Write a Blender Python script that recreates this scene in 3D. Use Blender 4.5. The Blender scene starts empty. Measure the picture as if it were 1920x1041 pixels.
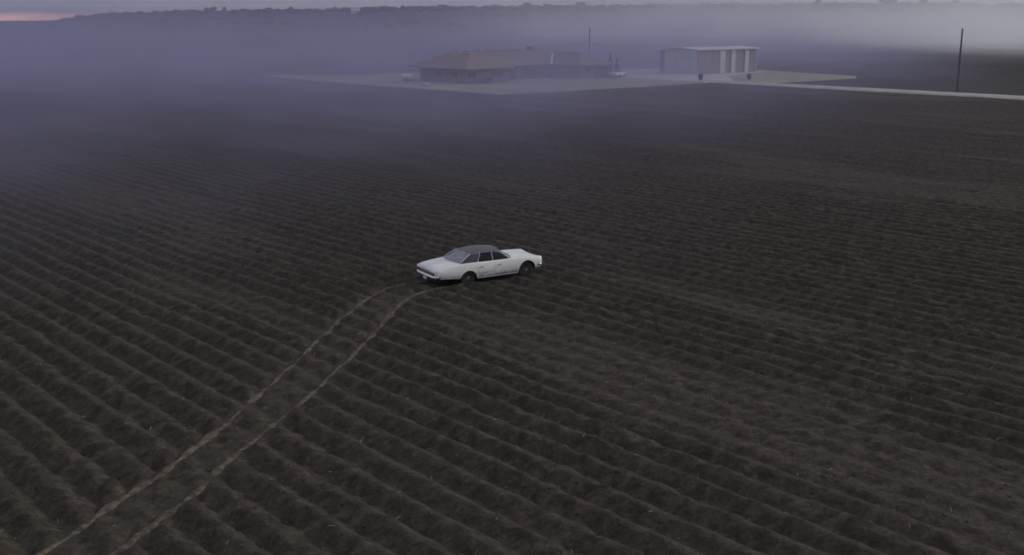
import bpy, bmesh, math, random
import numpy as np
from mathutils import Vector, Matrix

R = math.radians
scene = bpy.context.scene
COL = scene.collection

# ------------------------------------------------------------------ camera
cam_d = bpy.data.cameras.new('camera')
cam_d.sensor_width = 36.0
cam_d.lens = 36.0 * 2105.0 / 1920.0
cam_d.clip_start = 0.5
cam_d.clip_end = 30000.0
cam = bpy.data.objects.new('camera', cam_d)
COL.objects.link(cam)
cam.location = (0, 0, 11.1)
cam.rotation_euler = (R(90 - 13.0), 0, 0)
scene.camera = cam

# ------------------------------------------------------------------ sky and light
SUN_AZ, SUN_EL = 72.0, 18.0          # degrees; azimuth from +Y, negative = left
world = bpy.data.worlds.new('World')
scene.world = world
world.use_nodes = True
wn, wl = world.node_tree.nodes, world.node_tree.links
wn.clear()

class NB:
    """small node-graph helper"""
    def __init__(s, tree):
        s.t = tree; s.n = tree.nodes; s.l = tree.links
    def node(s, kind, **kw):
        nd = s.n.new(kind)
        for k, v in kw.items():
            setattr(nd, k, v)
        return nd
    def put(s, sock, v):
        if isinstance(v, bpy.types.NodeSocket):
            s.l.new(v, sock)
        else:
            sock.default_value = v
    def math(s, op, a, b=0.0, c=0.0, clamp=False):
        m = s.node('ShaderNodeMath', operation=op, use_clamp=clamp)
        s.put(m.inputs[0], a); s.put(m.inputs[1], b); s.put(m.inputs[2], c)
        return m.outputs[0]
    def smooth(s, v, a, b, lo=0.0, hi=1.0):
        m = s.node('ShaderNodeMapRange', interpolation_type='SMOOTHSTEP')
        s.put(m.inputs['Value'], v); s.put(m.inputs['From Min'], a); s.put(m.inputs['From Max'], b)
        s.put(m.inputs['To Min'], lo); s.put(m.inputs['To Max'], hi)
        return m.outputs[0]
    def mix(s, f, a, b, blend='MIX'):
        m = s.node('ShaderNodeMix', data_type='RGBA', blend_type=blend)
        s.put(m.inputs[0], f); s.put(m.inputs[6], a); s.put(m.inputs[7], b)
        return m.outputs[2]
    def noise(s, vec, scale, detail=3.0, rough=0.5):
        m = s.node('ShaderNodeTexNoise')
        if vec is not None: s.put(m.inputs['Vector'], vec)
        m.inputs['Scale'].default_value = scale
        m.inputs['Detail'].default_value = detail
        m.inputs['Roughness'].default_value = rough
        return m.outputs['Fac']
    def mapping(s, vec, scale=(1, 1, 1), rot=(0, 0, 0), loc=(0, 0, 0)):
        m = s.node('ShaderNodeMapping')
        s.put(m.inputs['Vector'], vec)
        m.inputs['Scale'].default_value = scale
        m.inputs['Rotation'].default_value = rot
        m.inputs['Location'].default_value = loc
        return m.outputs[0]

w = NB(world.node_tree)
tc = w.node('ShaderNodeTexCoord')
sep = w.node('ShaderNodeSeparateXYZ')
w.put(sep.inputs[0], tc.outputs['Generated'])
sky = w.node('ShaderNodeTexSky', sky_type='NISHITA')
sky.sun_disc = False
sky.sun_elevation = R(SUN_EL)
sky.sun_rotation = R(SUN_AZ % 360)
sky.air_density = 1.0; sky.dust_density = 2.0; sky.ozone_density = 2.0
zc = w.math('MAXIMUM', sep.outputs[2], 0.0)
# heavy evening overcast, the zenith about twice as bright as the horizon
lum = w.math('MULTIPLY_ADD', zc, 0.45, 1.05)
cl = w.noise(w.mapping(tc.outputs['Generated'], scale=(1, 1, 3.0)), 2.2, 5.0, 0.55)
clv = w.math('MULTIPLY_ADD', cl, 0.30, 0.85)
lum = w.math('MULTIPLY', lum, clv)
cloud_col = w.node('ShaderNodeVectorMath', operation='SCALE')
cloud_col.inputs[0].default_value = (3.30, 3.42, 4.0)
w.put(cloud_col.inputs['Scale'], lum)
# the cloud deck does not quite reach the horizon on the sunset side
azm = w.math('ARCTAN2', sep.outputs[0], sep.outputs[1])          # 0 ahead, negative left
edge = w.noise(w.mapping(tc.outputs['Generated'], scale=(3, 3, 60)), 3.0, 3.0)
gap_el = w.smooth(w.math('ADD', sep.outputs[2], w.math('MULTIPLY_ADD', edge, 0.005, -0.0025)), 0.0005, 0.0055, 1.0, 0.0)
gap_az = w.smooth(azm, R(-25), R(-17), 1.0, 0.0)
gap = w.math('MULTIPLY', gap_el, gap_az)
nish = w.node('ShaderNodeVectorMath', operation='SCALE')
w.put(nish.inputs[0], sky.outputs[0]); nish.inputs['Scale'].default_value = 1.0
deck = w.mix(0.93, nish.outputs[0], cloud_col.outputs[0])
glow = w.mix(0.85, nish.outputs[0], (26.0, 14.0, 10.5, 1))
skyc = w.mix(gap, deck, glow)
bg = w.node('ShaderNodeBackground')
w.put(bg.inputs['Color'], skyc)
bg.inputs['Strength'].default_value = 0.10
wo = w.node('ShaderNodeOutputWorld')
wl.new(bg.outputs[0], wo.inputs[0])

sun_d = bpy.data.lights.new('sun', 'SUN')
sun_d.energy = 1.5
sun_d.angle = R(14)
sun_d.color = (1.0, 0.93, 0.82)
sun = bpy.data.objects.new('sun', sun_d)
COL.objects.link(sun)
sdir = Vector((math.sin(R(SUN_AZ)) * math.cos(R(SUN_EL)), math.cos(R(SUN_AZ)) * math.cos(R(SUN_EL)), math.sin(R(SUN_EL))))
sun.rotation_euler = (-sdir).to_track_quat('-Z', 'Y').to_euler()
sun.location = (200, 100, 80)

scene.view_settings.view_transform = 'Standard'
scene.view_settings.look = 'None'
scene.view_settings.exposure = 0.0
scene.view_settings.gamma = 1.0
scene.view_settings.use_curve_mapping = False
scene.render.engine = 'CYCLES'
scene.cycles.use_denoising = True
scene.cycles.max_bounces = 6
scene.cycles.diffuse_bounces = 2
scene.cycles.glossy_bounces = 3
scene.cycles.transparent_max_bounces = 12
scene.cycles.volume_bounces = 2
scene.cycles.volume_max_steps = 512
scene.cycles.filter_width = 1.8

# ------------------------------------------------------------------ helpers
def tag(o, label=None, cat=None, group=None, kind=None):
    if label: o['label'] = label
    if cat: o['category'] = cat
    if group: o['group'] = group
    if kind: o['kind'] = kind
    return o

def link(name, me, mat=None, parent=None, smooth=False):
    o = bpy.data.objects.new(name, me)
    COL.objects.link(o)
    if mat is not None:
        if len(me.materials) == 0:
            for m_ in (mat if isinstance(mat, (list, tuple)) else [mat]):
                me.materials.append(m_)
    if parent is not None:
        o.parent = parent
    if smooth:
        me.polygons.foreach_set('use_smooth', [True] * len(me.polygons))
    return o

def empty(name, loc=(0, 0, 0), rz=0.0):
    o = bpy.data.objects.new(name, None)
    o.empty_display_size = 0.3
    COL.objects.link(o)
    o.location = loc; o.rotation_euler = (0, 0, rz)
    return o

def mesh(name, verts, faces):
    me = bpy.data.meshes.new(name)
    me.from_pydata([tuple(v) for v in verts], [], [tuple(f) for f in faces])
    me.update()
    return me

class MB:
    def __init__(s): s.v = []; s.f = []
    def add(s, vs, fs):
        b = len(s.v); s.v += [tuple(v) for v in vs]; s.f += [tuple(i + b for i in f) for f in fs]; return s
    def box(s, x0, x1, y0, y1, z0, z1):
        vs = [(x, y, z) for z in (z0, z1) for y in (y0, y1) for x in (x0, x1)]
        return s.add(vs, [(0, 2, 3, 1), (4, 5, 7, 6), (0, 1, 5, 4), (2, 6, 7, 3), (0, 4, 6, 2), (1, 3, 7, 5)])
    def tube(s, pts, rad, n=8, cap=True):
        pts = [Vector(p) for p in pts]
        rads = rad if isinstance(rad, (list, tuple)) else [rad] * len(pts)
        vs = []
        for i, p in enumerate(pts):
            d = (pts[min(i + 1, len(pts) - 1)] - pts[max(i - 1, 0)]).normalized()
            a = d.orthogonal().normalized() if i == 0 else (a - d * a.dot(d)).normalized()
            b = d.cross(a)
            for k in range(n):
                t = 2 * math.pi * k / n
                vs.append(p + (a * math.cos(t) + b * math.sin(t)) * rads[i])
        fs = []
        for i in range(len(pts) - 1):
            for k in range(n):
                fs.append((i * n + k, i * n + (k + 1) % n, (i + 1) * n + (k + 1) % n, (i + 1) * n + k))
        if cap:
            fs.append(tuple(range(n))[::-1]); fs.append(tuple(range((len(pts) - 1) * n, len(pts) * n)))
        return s.add(vs, fs)
    def lathe_y(s, prof, n=24, y0=0):          # prof: (radius, y) around the Y axis
        vs = []
        for r_, y in prof:
            for k in range(n):
                t = 2 * math.pi * k / n
                vs.append((r_ * math.cos(t), y + y0, r_ * math.sin(t)))
        fs = []
        for i in range(len(prof) - 1):
            for k in range(n):
                fs.append((i * n + k, (i + 1) * n + k, (i + 1) * n + (k + 1) % n, i * n + (k + 1) % n))
        fs.append(tuple(range(n))); fs.append(tuple(range((len(prof) - 1) * n, len(prof) * n))[::-1])
        return s.add(vs, fs)
    def build(s, name, mat, parent=None, smooth=False):
        return link(name, mesh(name, s.v, s.f), mat, parent, smooth)

def autosmooth(o, ang=35):
    bm = bmesh.new(); bm.from_mesh(o.data)
    bmesh.ops.recalc_face_normals(bm, faces=bm.faces)
    for e in bm.edges:
        if len(e.link_faces) == 2:
            e.smooth = e.calc_face_angle(0) < R(ang)
    for f in bm.faces: f.smooth = True
    bm.to_mesh(o.data); bm.free()
    return o

rng = np.random.default_rng(7)
_LAT = np.random.default_rng(11).random((256, 256))
def vnoise(x, y):
    xi = np.floor(x).astype(int); yi = np.floor(y).astype(int)
    fx = x - xi; fy = y - yi
    fx = fx * fx * (3 - 2 * fx); fy = fy * fy * (3 - 2 * fy)
    a = _LAT[xi & 255, yi & 255]; b = _LAT[(xi + 1) & 255, yi & 255]
    c = _LAT[xi & 255, (yi + 1) & 255]; d = _LAT[(xi + 1) & 255, (yi + 1) & 255]
    return (a * (1 - fx) + b * fx) * (1 - fy) + (c * (1 - fx) + d * fx) * fy - 0.5
def fbm(x, y, o=4, g=0.5):
    s = 0; a = 1.0
    for i in range(o):
        s = s + a * vnoise(x * 2 ** i + 17.3 * i, y * 2 ** i + 5.1 * i); a *= g
    return s
def sstep(a, b, x):
    t = np.clip((x - a) / (b - a), 0, 1); return t * t * (3 - 2 * t)

# ------------------------------------------------------------------ materials
def principled(name, col, rough=0.8, spec=0.3, metal=0.0):
    m = bpy.data.materials.new(name); m.use_nodes = True
    b = m.node_tree.nodes['Principled BSDF']
    b.inputs['Base Color'].default_value = (*col, 1)
    b.inputs['Roughness'].default_value = rough
    b.inputs['Specular IOR Level'].default_value = spec
    b.inputs['Metallic'].default_value = metal
    return m

def varied(name, c1, c2, scale=3.0, rough=0.85, spec=0.2, bump=0.0, bscale=20.0, detail=4.0, bdist=0.05, c3=None, s3=0.3, stretch=(1, 1, 1), rot=0.0, contrast=(0.3, 0.7)):
    m = principled(name, c1, rough, spec)
    b = m.node_tree.nodes['Principled BSDF']
    g = NB(m.node_tree)
    t = g.node('ShaderNodeTexCoord')
    vec = g.mapping(t.outputs['Object'], scale=stretch, rot=(0, 0, rot))
    f = g.smooth(g.noise(vec, scale, detail), contrast[0], contrast[1])
    c = g.mix(f, (*c1, 1), (*c2, 1))
    if c3 is not None:
        f3 = g.smooth(g.noise(vec, s3, 3.0), 0.45, 0.68)
        c = g.mix(f3, c, (*c3, 1))
    g.put(b.inputs['Base Color'], c)
    if bump > 0:
        bn = g.node('ShaderNodeBump')
        bn.inputs['Strength'].default_value = bump; bn.inputs['Distance'].default_value = bdist
        g.put(bn.inputs['Height'], g.noise(vec, bscale, 5.0, 0.6))
        g.put(b.inputs['Normal'], bn.outputs[0])
    return m

A_ROW = R(40.5)                                   # the farm grid lies 40.5 degrees left of straight ahead
SA, CA = math.sin(A_ROW), math.cos(A_ROW)
def W(u, v, z=0.0):                               # farm grid: u along the rows (away), v across them
    return (-SA * u + CA * v, CA * u + SA * v, z)
FARM_RZ = math.atan2(CA, -SA)                      # local +X = u, local +Y = -v

M = {}
M['soil'] = varied('ploughed_soil', (0.062, 0.0505, 0.0400), (0.041, 0.0345, 0.0280), 2.6, 0.95, 0.08, 0.7, 5.0, 5.0, 0.06,
                   c3=(0.047, 0.0435, 0.0325), s3=0.5, contrast=(0.36, 0.64))
M['clod'] = varied('soil_clod', (0.075, 0.064, 0.055), (0.045, 0.039, 0.034), 2.3, 0.95, 0.05)
M['track'] = varied('pressed_soil', (0.128, 0.103, 0.081), (0.074, 0.060, 0.049), 4.5, 0.9, 0.1, 0.5, 25.0)
M['far_soil'] = varied('far_field_soil', (0.044, 0.040, 0.036), (0.034, 0.032, 0.029), 0.05, 0.95, 0.05, stretch=(1, 1, 1), c3=(0.05, 0.048, 0.036), s3=0.006)
M['terrain'] = varied('far_land', (0.050, 0.050, 0.040), (0.036, 0.038, 0.030), 0.004, 0.95, 0.05, c3=(0.075, 0.068, 0.048), s3=0.0016)
M['lawn'] = varied('dry_lawn', (0.30, 0.29, 0.21), (0.22, 0.23, 0.15), 0.25, 0.95, 0.05, 0.5, 6.0, c3=(0.34, 0.31, 0.24), s3=0.05)
M['yard'] = varied('pale_gravel', (0.52, 0.49, 0.45), (0.42, 0.40, 0.36), 0.3, 0.95, 0.05)
M['road'] = varied('dirt_road', (0.46, 0.41, 0.38), (0.34, 0.30, 0.28), 0.5, 0.95, 0.05, 0.4, 8.0)
M['brick'] = varied('pink_brick', (0.20, 0.145, 0.125), (0.155, 0.115, 0.10), 3.0, 0.9, 0.1)
M['roofing'] = varied('brown_shingle', (0.23, 0.18, 0.165), (0.18, 0.145, 0.135), 2.0, 0.9, 0.1, c3=(0.25, 0.20, 0.18), s3=0.15)
M['trim_white'] = principled('white_trim', (0.72, 0.72, 0.70), 0.6)
M['trim_brown'] = principled('brown_trim', (0.30, 0.25, 0.22), 0.7)
M['glass_dark'] = principled('window_glass', (0.02, 0.022, 0.026), 0.08, 0.5)
M['wood_dark'] = varied('weathered_wood', (0.10, 0.082, 0.070), (0.065, 0.055, 0.05), 3.0, 0.9, 0.1, stretch=(6, 6, .6))
M['tin_pale'] = varied('pale_sheet_metal', (0.58, 0.58, 0.58), (0.48, 0.48, 0.49), 0.8, 0.6, 0.3)
M['tin_brown'] = varied('brown_sheet_metal', (0.27, 0.225, 0.205), (0.21, 0.18, 0.165), 0.8, 0.7, 0.2)
M['dark_inside'] = principled('dark_lining', (0.05, 0.048, 0.05), 0.9)
M['bark'] = varied('bark', (0.085, 0.07, 0.06), (0.05, 0.042, 0.036), 4.0, 0.95, 0.05)
M['leaf'] = varied('leaf_dark', (0.045, 0.055, 0.032), (0.075, 0.08, 0.05), 0.6, 0.9, 0.1)
M['leaf2'] = varied('evergreen_leaf', (0.03, 0.042, 0.028), (0.05, 0.06, 0.04), 1.2, 0.9, 0.1)
M['rock'] = varied('pale_rock', (0.5, 0.44, 0.42), (0.4, 0.35, 0.33), 2.0, 0.9, 0.1, 0.5, 5.0)
M['straw'] = varied('dry_stalk', (0.30, 0.27, 0.22), (0.16, 0.145, 0.12), 8.0, 0.9, 0.1)

def grain(m, scale, lo, hi):
    b = m.node_tree.nodes['Principled BSDF']; g = NB(m.node_tree)
    t = g.node('ShaderNodeTexCoord')
    f = g.smooth(g.noise(t.outputs['Object'], scale, 4.0, 0.65), 0.36, 0.64, lo, hi)
    c = g.node('ShaderNodeVectorMath', operation='SCALE')
    g.put(c.inputs[0], b.inputs['Base Color'].links[0].from_socket); g.put(c.inputs['Scale'], f)
    g.put(b.inputs['Base Color'], c.outputs[0])
grain(M['soil'], 2.2, 0.80, 1.22)
grain(M['soil'], 9.0, 0.82, 1.22)
grain(M['track'], 5.0, 0.7, 1.3)

# ------------------------------------------------------------------ far terrain: one sheet to the horizon
def interp(x, xs, ys): return np.interp(x, xs, ys)
HILL_AZ = [-60, -40, -28, -22.6, -21.2, -19.5, -16.5, -13, -8, -3, 1, 6, 10, 16, 20, 24, 32, 60]
HILL_H = [3, 0, 0, 0.0, 5.5, 13, 17, 20, 22, 25, 27, 28, 28.5, 28, 28, 26, 24, 24]
def terrain_z(x, y):
    r = np.hypot(x, y); az = np.degrees(np.arctan2(x, y))
    h = interp(az, HILL_AZ, HILL_H)
    rise = sstep(750, 1850, r)
    front = sstep(-75, -60, az) * (1 - sstep(60, 75, az))
    z = (h * rise + 3.0 * fbm(x / 260.0, y / 260.0, 3) * sstep(700, 1400, r) * sstep(2, 12, h)) * front
    z = z * (1 - 0.5 * sstep(2600, 5000, r))
    return z - 0.8 * (1 - sstep(760, 1000, r))
def build_terrain():
    az = np.radians(np.concatenate([np.linspace(-180, -72, 28)[:-1], np.linspace(-72, -34, 30)[:-1], np.linspace(-34, 34, 260), np.linspace(34, 72, 30)[1:], np.linspace(72, 180, 28)[1:-1]]))
    rr = np.concatenate([[1.0], np.geomspace(30, 700, 26), np.linspace(740, 2200, 60), np.geomspace(2300, 6000, 12)])
    n, m = len(az), len(rr)
    AZ, RR = np.meshgrid(az, rr)
    X = np.sin(AZ) * RR; Y = np.cos(AZ) * RR
    Z = terrain_z(X, Y)
    vs = np.stack([X, Y, Z], -1).reshape(-1, 3)
    fs = []
    for j in range(m - 1):
        for i in range(n):
            k = (i + 1) % n
            fs.append((j * n + i, j * n + k, (j + 1) * n + k, (j + 1) * n + i))
    o = link('ground', mesh('ground', vs, fs), M['terrain'], smooth=True)
    tag(o, 'dark open land running out to low wooded hills', 'ground', kind='structure')
build_terrain()

def sheet(name, pts, z, mat, label, cat, step=None, skirt=0.5):
    """a raised sheet over a polygon (world xy), with a sloped skirt down into the ground"""
    n = len(pts)
    c = Vector((sum(p[0] for p in pts) / n, sum(p[1] for p in pts) / n))
    vs = [(p[0], p[1], z) for p in pts]
    for p in pts:
        d = (Vector(p[:2]) - c).normalized() * 0.5
        vs.append((p[0] + d.x, p[1] + d.y, z - skirt))
    fs = [tuple(range(n))] + [(i, n + i, n + (i + 1) % n, (i + 1) % n) for i in range(n)]
    o = link(name, mesh(name, vs, fs), mat)
    bm = bmesh.new(); bm.from_mesh(o.data); bmesh.ops.recalc_face_normals(bm, faces=bm.faces); bm.to_mesh(o.data); bm.free()
    return tag(o, label, cat, kind='structure')

# ------------------------------------------------------------------ ploughed field with furrow geometry
ROW = 1.0
TL = [(-10.9, 19.0), (-10.0, 21.9), (-9.6, 23.3), (-9.1, 25.1), (-8.4, 27.8), (-7.6, 32.3), (-7.15, 35.9), (-6.75, 39.1), (-6.3, 42.1), (-5.85, 44.4), (-5.2, 46.0), (-4.2, 47.1), (-2.75, 47.9)]
TR = [(-9.2, 19.0), (-8.4, 21.9), (-8.0, 23.7), (-7.5, 25.7), (-7.2, 27.3), (-6.7, 29.6), (-6.2, 31.8), (-5.6, 35.0), (-5.1, 38.4), (-4.8, 41.0), (-4.5, 43.2), (-4.0, 44.8), (-3.1, 46.0), (-1.95, 46.75)]
def spline(pts, step=0.06):
    P = [Vector(p) for p in pts]; P = [2 * P[0] - P[1]] + P + [2 * P[-1] - P[-2]]
    out = []
    for i in range(1, len(P) - 2):
        n = max(2, int((P[i + 1] - P[i]).length / step))
        for k in range(n):
            t = k / n
            a, b, c, d = P[i - 1], P[i], P[i + 1], P[i + 2]
            out.append(0.5 * ((2 * b) + (c - a) * t + (2 * a - 5 * b + 4 * c - d) * t * t + (3 * b - a - 3 * c + d) * t ** 3))
    out.append(P[-2])
    return np.array([tuple(p) for p in out])
TLs, TRs = spline(TL), spline(TR)
CAR_C = np.array((-1.06, 48.22)); CAR_H = R(31.0)

def dist_poly(x, y, poly):
    d = np.full(x.shape, 9.0)
    near = (x > poly[:, 0].min() - 3) & (x < poly[:, 0].max() + 3) & (y > poly[:, 1].min() - 3) & (y < poly[:, 1].max() + 3)
    xi, yi = x[near], y[near]
    if xi.size:
        best = np.full(xi.shape, 81.0)
        for px, py in poly[::4]:
            best = np.minimum(best, (xi - px) ** 2 + (yi - py) ** 2)
        d[near] = np.sqrt(best)
    return d

def field_z(x, y, fine=True):
    u = -SA * x + CA * y; v = CA * x + SA * y
    vw = v + 0.10 * fbm(u / 26.0, v / 12.0, 2) + 0.026 * fbm(u / 1.0, v / 1.0, 2)
    ph = vw / ROW * 2 * np.pi
    prof = 0.45 * (0.5 + 0.5 * np.cos(ph)) + 0.55 * np.abs(np.cos(ph / 2))
    amp = 0.225 * (1 + 0.4 * fbm(u / 4.5 + 31, v / 1.0, 3))
    amp = amp * (0.30 + 0.70 * sstep(-0.30, 0.08, fbm(u / 22.0 + 9, v / 5.0, 3) + 0.05))
    amp = amp * (1 - 0.45 * sstep(46, 85, y + 0.25 * np.maximum(x, 0)))
    z = amp * prof
    z = z + 0.10 * fbm(u / 18.0 + 3, v / 18.0, 2)
    if fine:
        z = z + 0.03 * fbm(u / 1.1, v / 0.6, 2, 0.55) + 0.060 * fbm(u / 0.36 + 7, v / 0.30, 2, 0.85) * (0.6 + 1.2 * sstep(-0.25, 0.3, fbm(u / 4.0 + 70, v / 3.0, 2))) + 0.07 * np.maximum(0, vnoise(u / 0.32 + 50, v / 0.24) - 0.12)
    else:
        z = z + 0.05 * fbm(u / 2.5, v / 0.8, 2)
    dl, dr = dist_poly(x, y, TLs), dist_poly(x, y, TRs)
    d = np.minimum(dl, dr)
    # between the wheel marks the ridges are knocked down
    between = (1 - sstep(0.9, 1.5, np.maximum(dl, dr))) * 0.6
    z = z * (1 - between) + 0.12 * between
    k = 1 - sstep(0.12, 0.36, d)
    z = z * (1 - k) + (0.10 + 0.03 * fbm(u / 1.4 + 4, v / 1.4, 2)) * k
    # level under the car
    cx, cy = x - CAR_C[0], y - CAR_C[1]
    lx = cx * math.cos(CAR_H) + cy * math.sin(CAR_H); ly = -cx * math.sin(CAR_H) + cy * math.cos(CAR_H)
    c = (1 - sstep(2.2, 2.8, np.abs(lx))) * (1 - sstep(0.95, 1.3, np.abs(ly)))
    z = z * (1 - c) + (0.10 + 0.15 * (z - 0.12)) * c
        # soil pushed up against the tyres
    for wx in (-1.46, 1.46):
        for wy in (-0.775, 0.775):
            q = np.exp(-(((lx - wx) / 0.42) ** 2 + ((ly - wy) / 0.24) ** 2) ** 2)
            z = z + 0.075 * q * (0.8 + 1.2 * fbm(u / 0.3 + 3, v / 0.3, 2))
    return z - 0.10

def build_field():
    us = np.concatenate([np.arange(-150, 2, 2.4), np.arange(2, 14, 0.6), np.arange(14, 62, 0.15), np.arange(62, 106, 0.4), np.arange(106, 290, 2.4)])
    vs_ = np.concatenate([np.arange(-60, 2, 0.35), np.arange(2, 62, 0.0875), np.arange(62, 110, 0.13125), np.arange(110, 230, 0.2625)])
    U, V = np.meshgrid(us, vs_)
    X = -SA * U + CA * V; Y = CA * U + SA * V
    # keep a wide wedge ahead; leave out lawn, yard and road
    az = np.degrees(np.arctan2(X, Y))
    keep = (Y > 12) & (np.abs(az) < 37 + 30 * (Y < 60)) & (Y < 262)
    house_yard = (U > 131.0) & (V > 108.6) & (U < 191) & (V < 230)
    side = (V > 157.4)
    keep &= ~house_yard & ~side
    Z = np.zeros_like(X)
    fine = (Y < 75)
    Z = np.where(fine, 0, 0).astype(float)
    Z[fine] = field_z(X[fine], Y[fine], True)
    Z[~fine] = field_z(X[~fine], Y[~fine], False)
    nv, nu = U.shape
    q = keep[:-1, :-1] & keep[1:, :-1] & keep[:-1, 1:] & keep[1:, 1:]
    idx = np.arange(nv * nu).reshape(nv, nu)
    F = np.stack([idx[:-1, :-1][q], idx[:-1, 1:][q], idx[1:, 1:][q], idx[1:, :-1][q]], -1)
    used = np.zeros(nv * nu, bool); used[F.ravel()] = True
    remap = np.cumsum(used) - 1
    F = remap[F]
    P = np.stack([X, Y, Z], -1).reshape(-1, 3)[used]
    me = bpy.data.meshes.new('ploughed_field')
    me.vertices.add(len(P)); me.vertices.foreach_set('co', P.ravel().astype(np.float32))
    me.loops.add(F.size); me.loops.foreach_set('vertex_index', F.ravel()[:].astype(np.int32))
    me.polygons.add(len(F)); me.polygons.foreach_set('loop_start', np.arange(0, F.size, 4, dtype=np.int32))
    me.update(calc_edges=True)
    me.validate()
    o = link('ploughed_field', me, M['soil'], smooth=True)
    # make sure it faces up
    if me.polygons[0].normal.z < 0:
        me.flip_normals()
    return tag(o, 'dark ploughed field with long parallel furrows around the white car', 'field', kind='structure')
field = build_field()

def ribbon(poly, label, seed):
    r = random.Random(seed)
    n = len(poly); vs = []; fs = []
    prof = [(-1.35, -0.06), (-1.0, 0.012), (-0.45, 0.034), (0.0, 0.030), (0.5, 0.036), (1.0, 0.012), (1.35, -0.06)]
    X = poly[:, 0]; Y = poly[:, 1]
    base = field_z(X, Y, True)
    s = np.arange(n) * 0.06
    wob = 0.11 * fbm(s / 1.3 + seed, s * 0 + seed, 3)
    wid = 0.092 * (1.0 + 1.3 * fbm(s / 1.7 + 40 + seed, s * 0, 3) + 0.9 * fbm(s / 0.35 + 80 + seed, s * 0, 2))
    fade = np.clip((n - np.arange(n)) / 60.0, 0.5, 1)
    hump = 0.05 * fbm(s / 0.6 + 9 * seed, s * 0 + 3, 3)
    for i in range(n):
        a = poly[min(i + 1, n - 1)] - poly[max(i - 1, 0)]
        nx, ny = -a[1], a[0]; L = math.hypot(nx, ny); nx /= L; ny /= L
        for k, (t, h) in enumerate(prof):
            off = wob[i] + t * wid[i] * fade[i]
            vs.append((poly[i, 0] + nx * off, poly[i, 1] + ny * off, base[i] + h + (hump[i] if abs(t) < 1.2 else 0)))
    m = len(prof)
    for i in range(n - 1):
        for k in range(m - 1):
            fs.append((i * m + k, i * m + k + 1, (i + 1) * m + k + 1, (i + 1) * m + k))
    o = link('tyre_track', mesh('tyre_track', vs, fs), M['track'], smooth=True)
    if o.data.polygons[0].normal.z < 0: o.data.flip_normals()
    return tag(o, label, 'tyre track', kind='structure')
ribbon(TLs, 'pale pressed wheel mark curving to the far rear wheel of the white car', 1)
ribbon(TRs, 'pale pressed wheel mark curving to the near rear wheel of the white car', 2)

# clods and crop residue: nobody could count them
def build_clods():
    r = np.random.default_rng(3)
    N = 10000
    Y = 17 + 62 * r.random(N * 2) ** 1.35; X = (r.random(N * 2) * 2 - 1) * (Y * 0.56 + 2)
    cx, cy = X - CAR_C[0], Y - CAR_C[1]
    lx = cx * math.cos(CAR_H) + cy * math.sin(CAR_H); ly = -cx * math.sin(CAR_H) + cy * math.cos(CAR_H)
    ok = ~((np.abs(lx) < 2.9) & (np.abs(ly) < 1.1)) & (np.minimum(dist_poly(X, Y, TLs), dist_poly(X, Y, TRs)) > 0.28)
    ok &= fbm(X / 2.2, Y / 2.2, 3) > -0.12
    X, Y = X[ok][:N], Y[ok][:N]
    Z = field_z(X, Y, True); n = len(X)
    S = 0.016 + 0.042 * r.random(n) ** 3
    base = np.array([(1, 0, 0), (-1, 0, 0), (0, 1, 0), (0, -1, 0), (0, 0, 1), (0, 0, -1)], float)
    fc = np.array([(0, 2, 4), (2, 1, 4), (1, 3, 4), (3, 0, 4), (2, 0, 5), (1, 2, 5), (3, 1, 5), (0, 3, 5)])
    a = r.random(n) * 6.28
    B = base[None] * (0.7 + 0.7 * r.random((n, 6, 1)))
    ca, sa = np.cos(a)[:, None], np.sin(a)[:, None]
    Bx = (B[..., 0] * ca - B[..., 1] * sa) * S[:, None] + X[:, None]
    By = (B[..., 0] * sa + B[..., 1] * ca) * S[:, None] + Y[:, None]
    Bz = B[..., 2] * S[:, None] * 0.5 + Z[:, None] + 0.15 * S[:, None]
    P = np.stack([Bx, By, Bz], -1).reshape(-1, 3)
    F = (fc[None] + (np.arange(n) * 6)[:, None, None]).reshape(-1, 3)
    me = bpy.data.meshes.new('soil_clods')
    me.vertices.add(len(P)); me.vertices.foreach_set('co', P.ravel().astype(np.float32))
    me.loops.add(F.size); me.loops.foreach_set('vertex_index', F.ravel().astype(np.int32))
    me.polygons.add(len(F)); me.polygons.foreach_set('loop_start', np.arange(0, F.size, 3, dtype=np.int32))
    me.update(calc_edges=True)
    tag(link('soil_clods', me, M['clod']), 'loose clods of dark soil scattered over the furrows', 'soil', kind='stuff')
build_clods()

def build_residue():
    r = np.random.default_rng(5); mb = MB()
    n = 1100
    Y = 18 + 75 * r.random(n) ** 1.3; X = (r.random(n) * 2 - 1) * (Y * 0.55 + 1)
    Z = field_z(X, Y, True)
    for x, y, z in zip(X, Y, Z):
        if abs(x - CAR_C[0]) < 3 and abs(y - CAR_C[1]) < 2.5: continue
        L = 0.05 + 0.16 * r.random() ** 2; a = r.random() * 6.28
        up = 0.15 + (0.9 * r.random() if r.random() < 0.35 else 0.1)
        d = Vector((math.cos(a), math.sin(a), up)).normalized() * L
        p = Vector((x, y, z + 0.005))
        mb.tube([p, p + d * 0.55, p + d + Vector((0, 0, -0.02 * r.random()))], [0.009, 0.008, 0.005], 4)
    tag(mb.build('crop_residue', M['straw']), 'pale dry stalks and leaf scraps lying on the soil', 'crop residue', kind='stuff')
build_residue()

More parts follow.
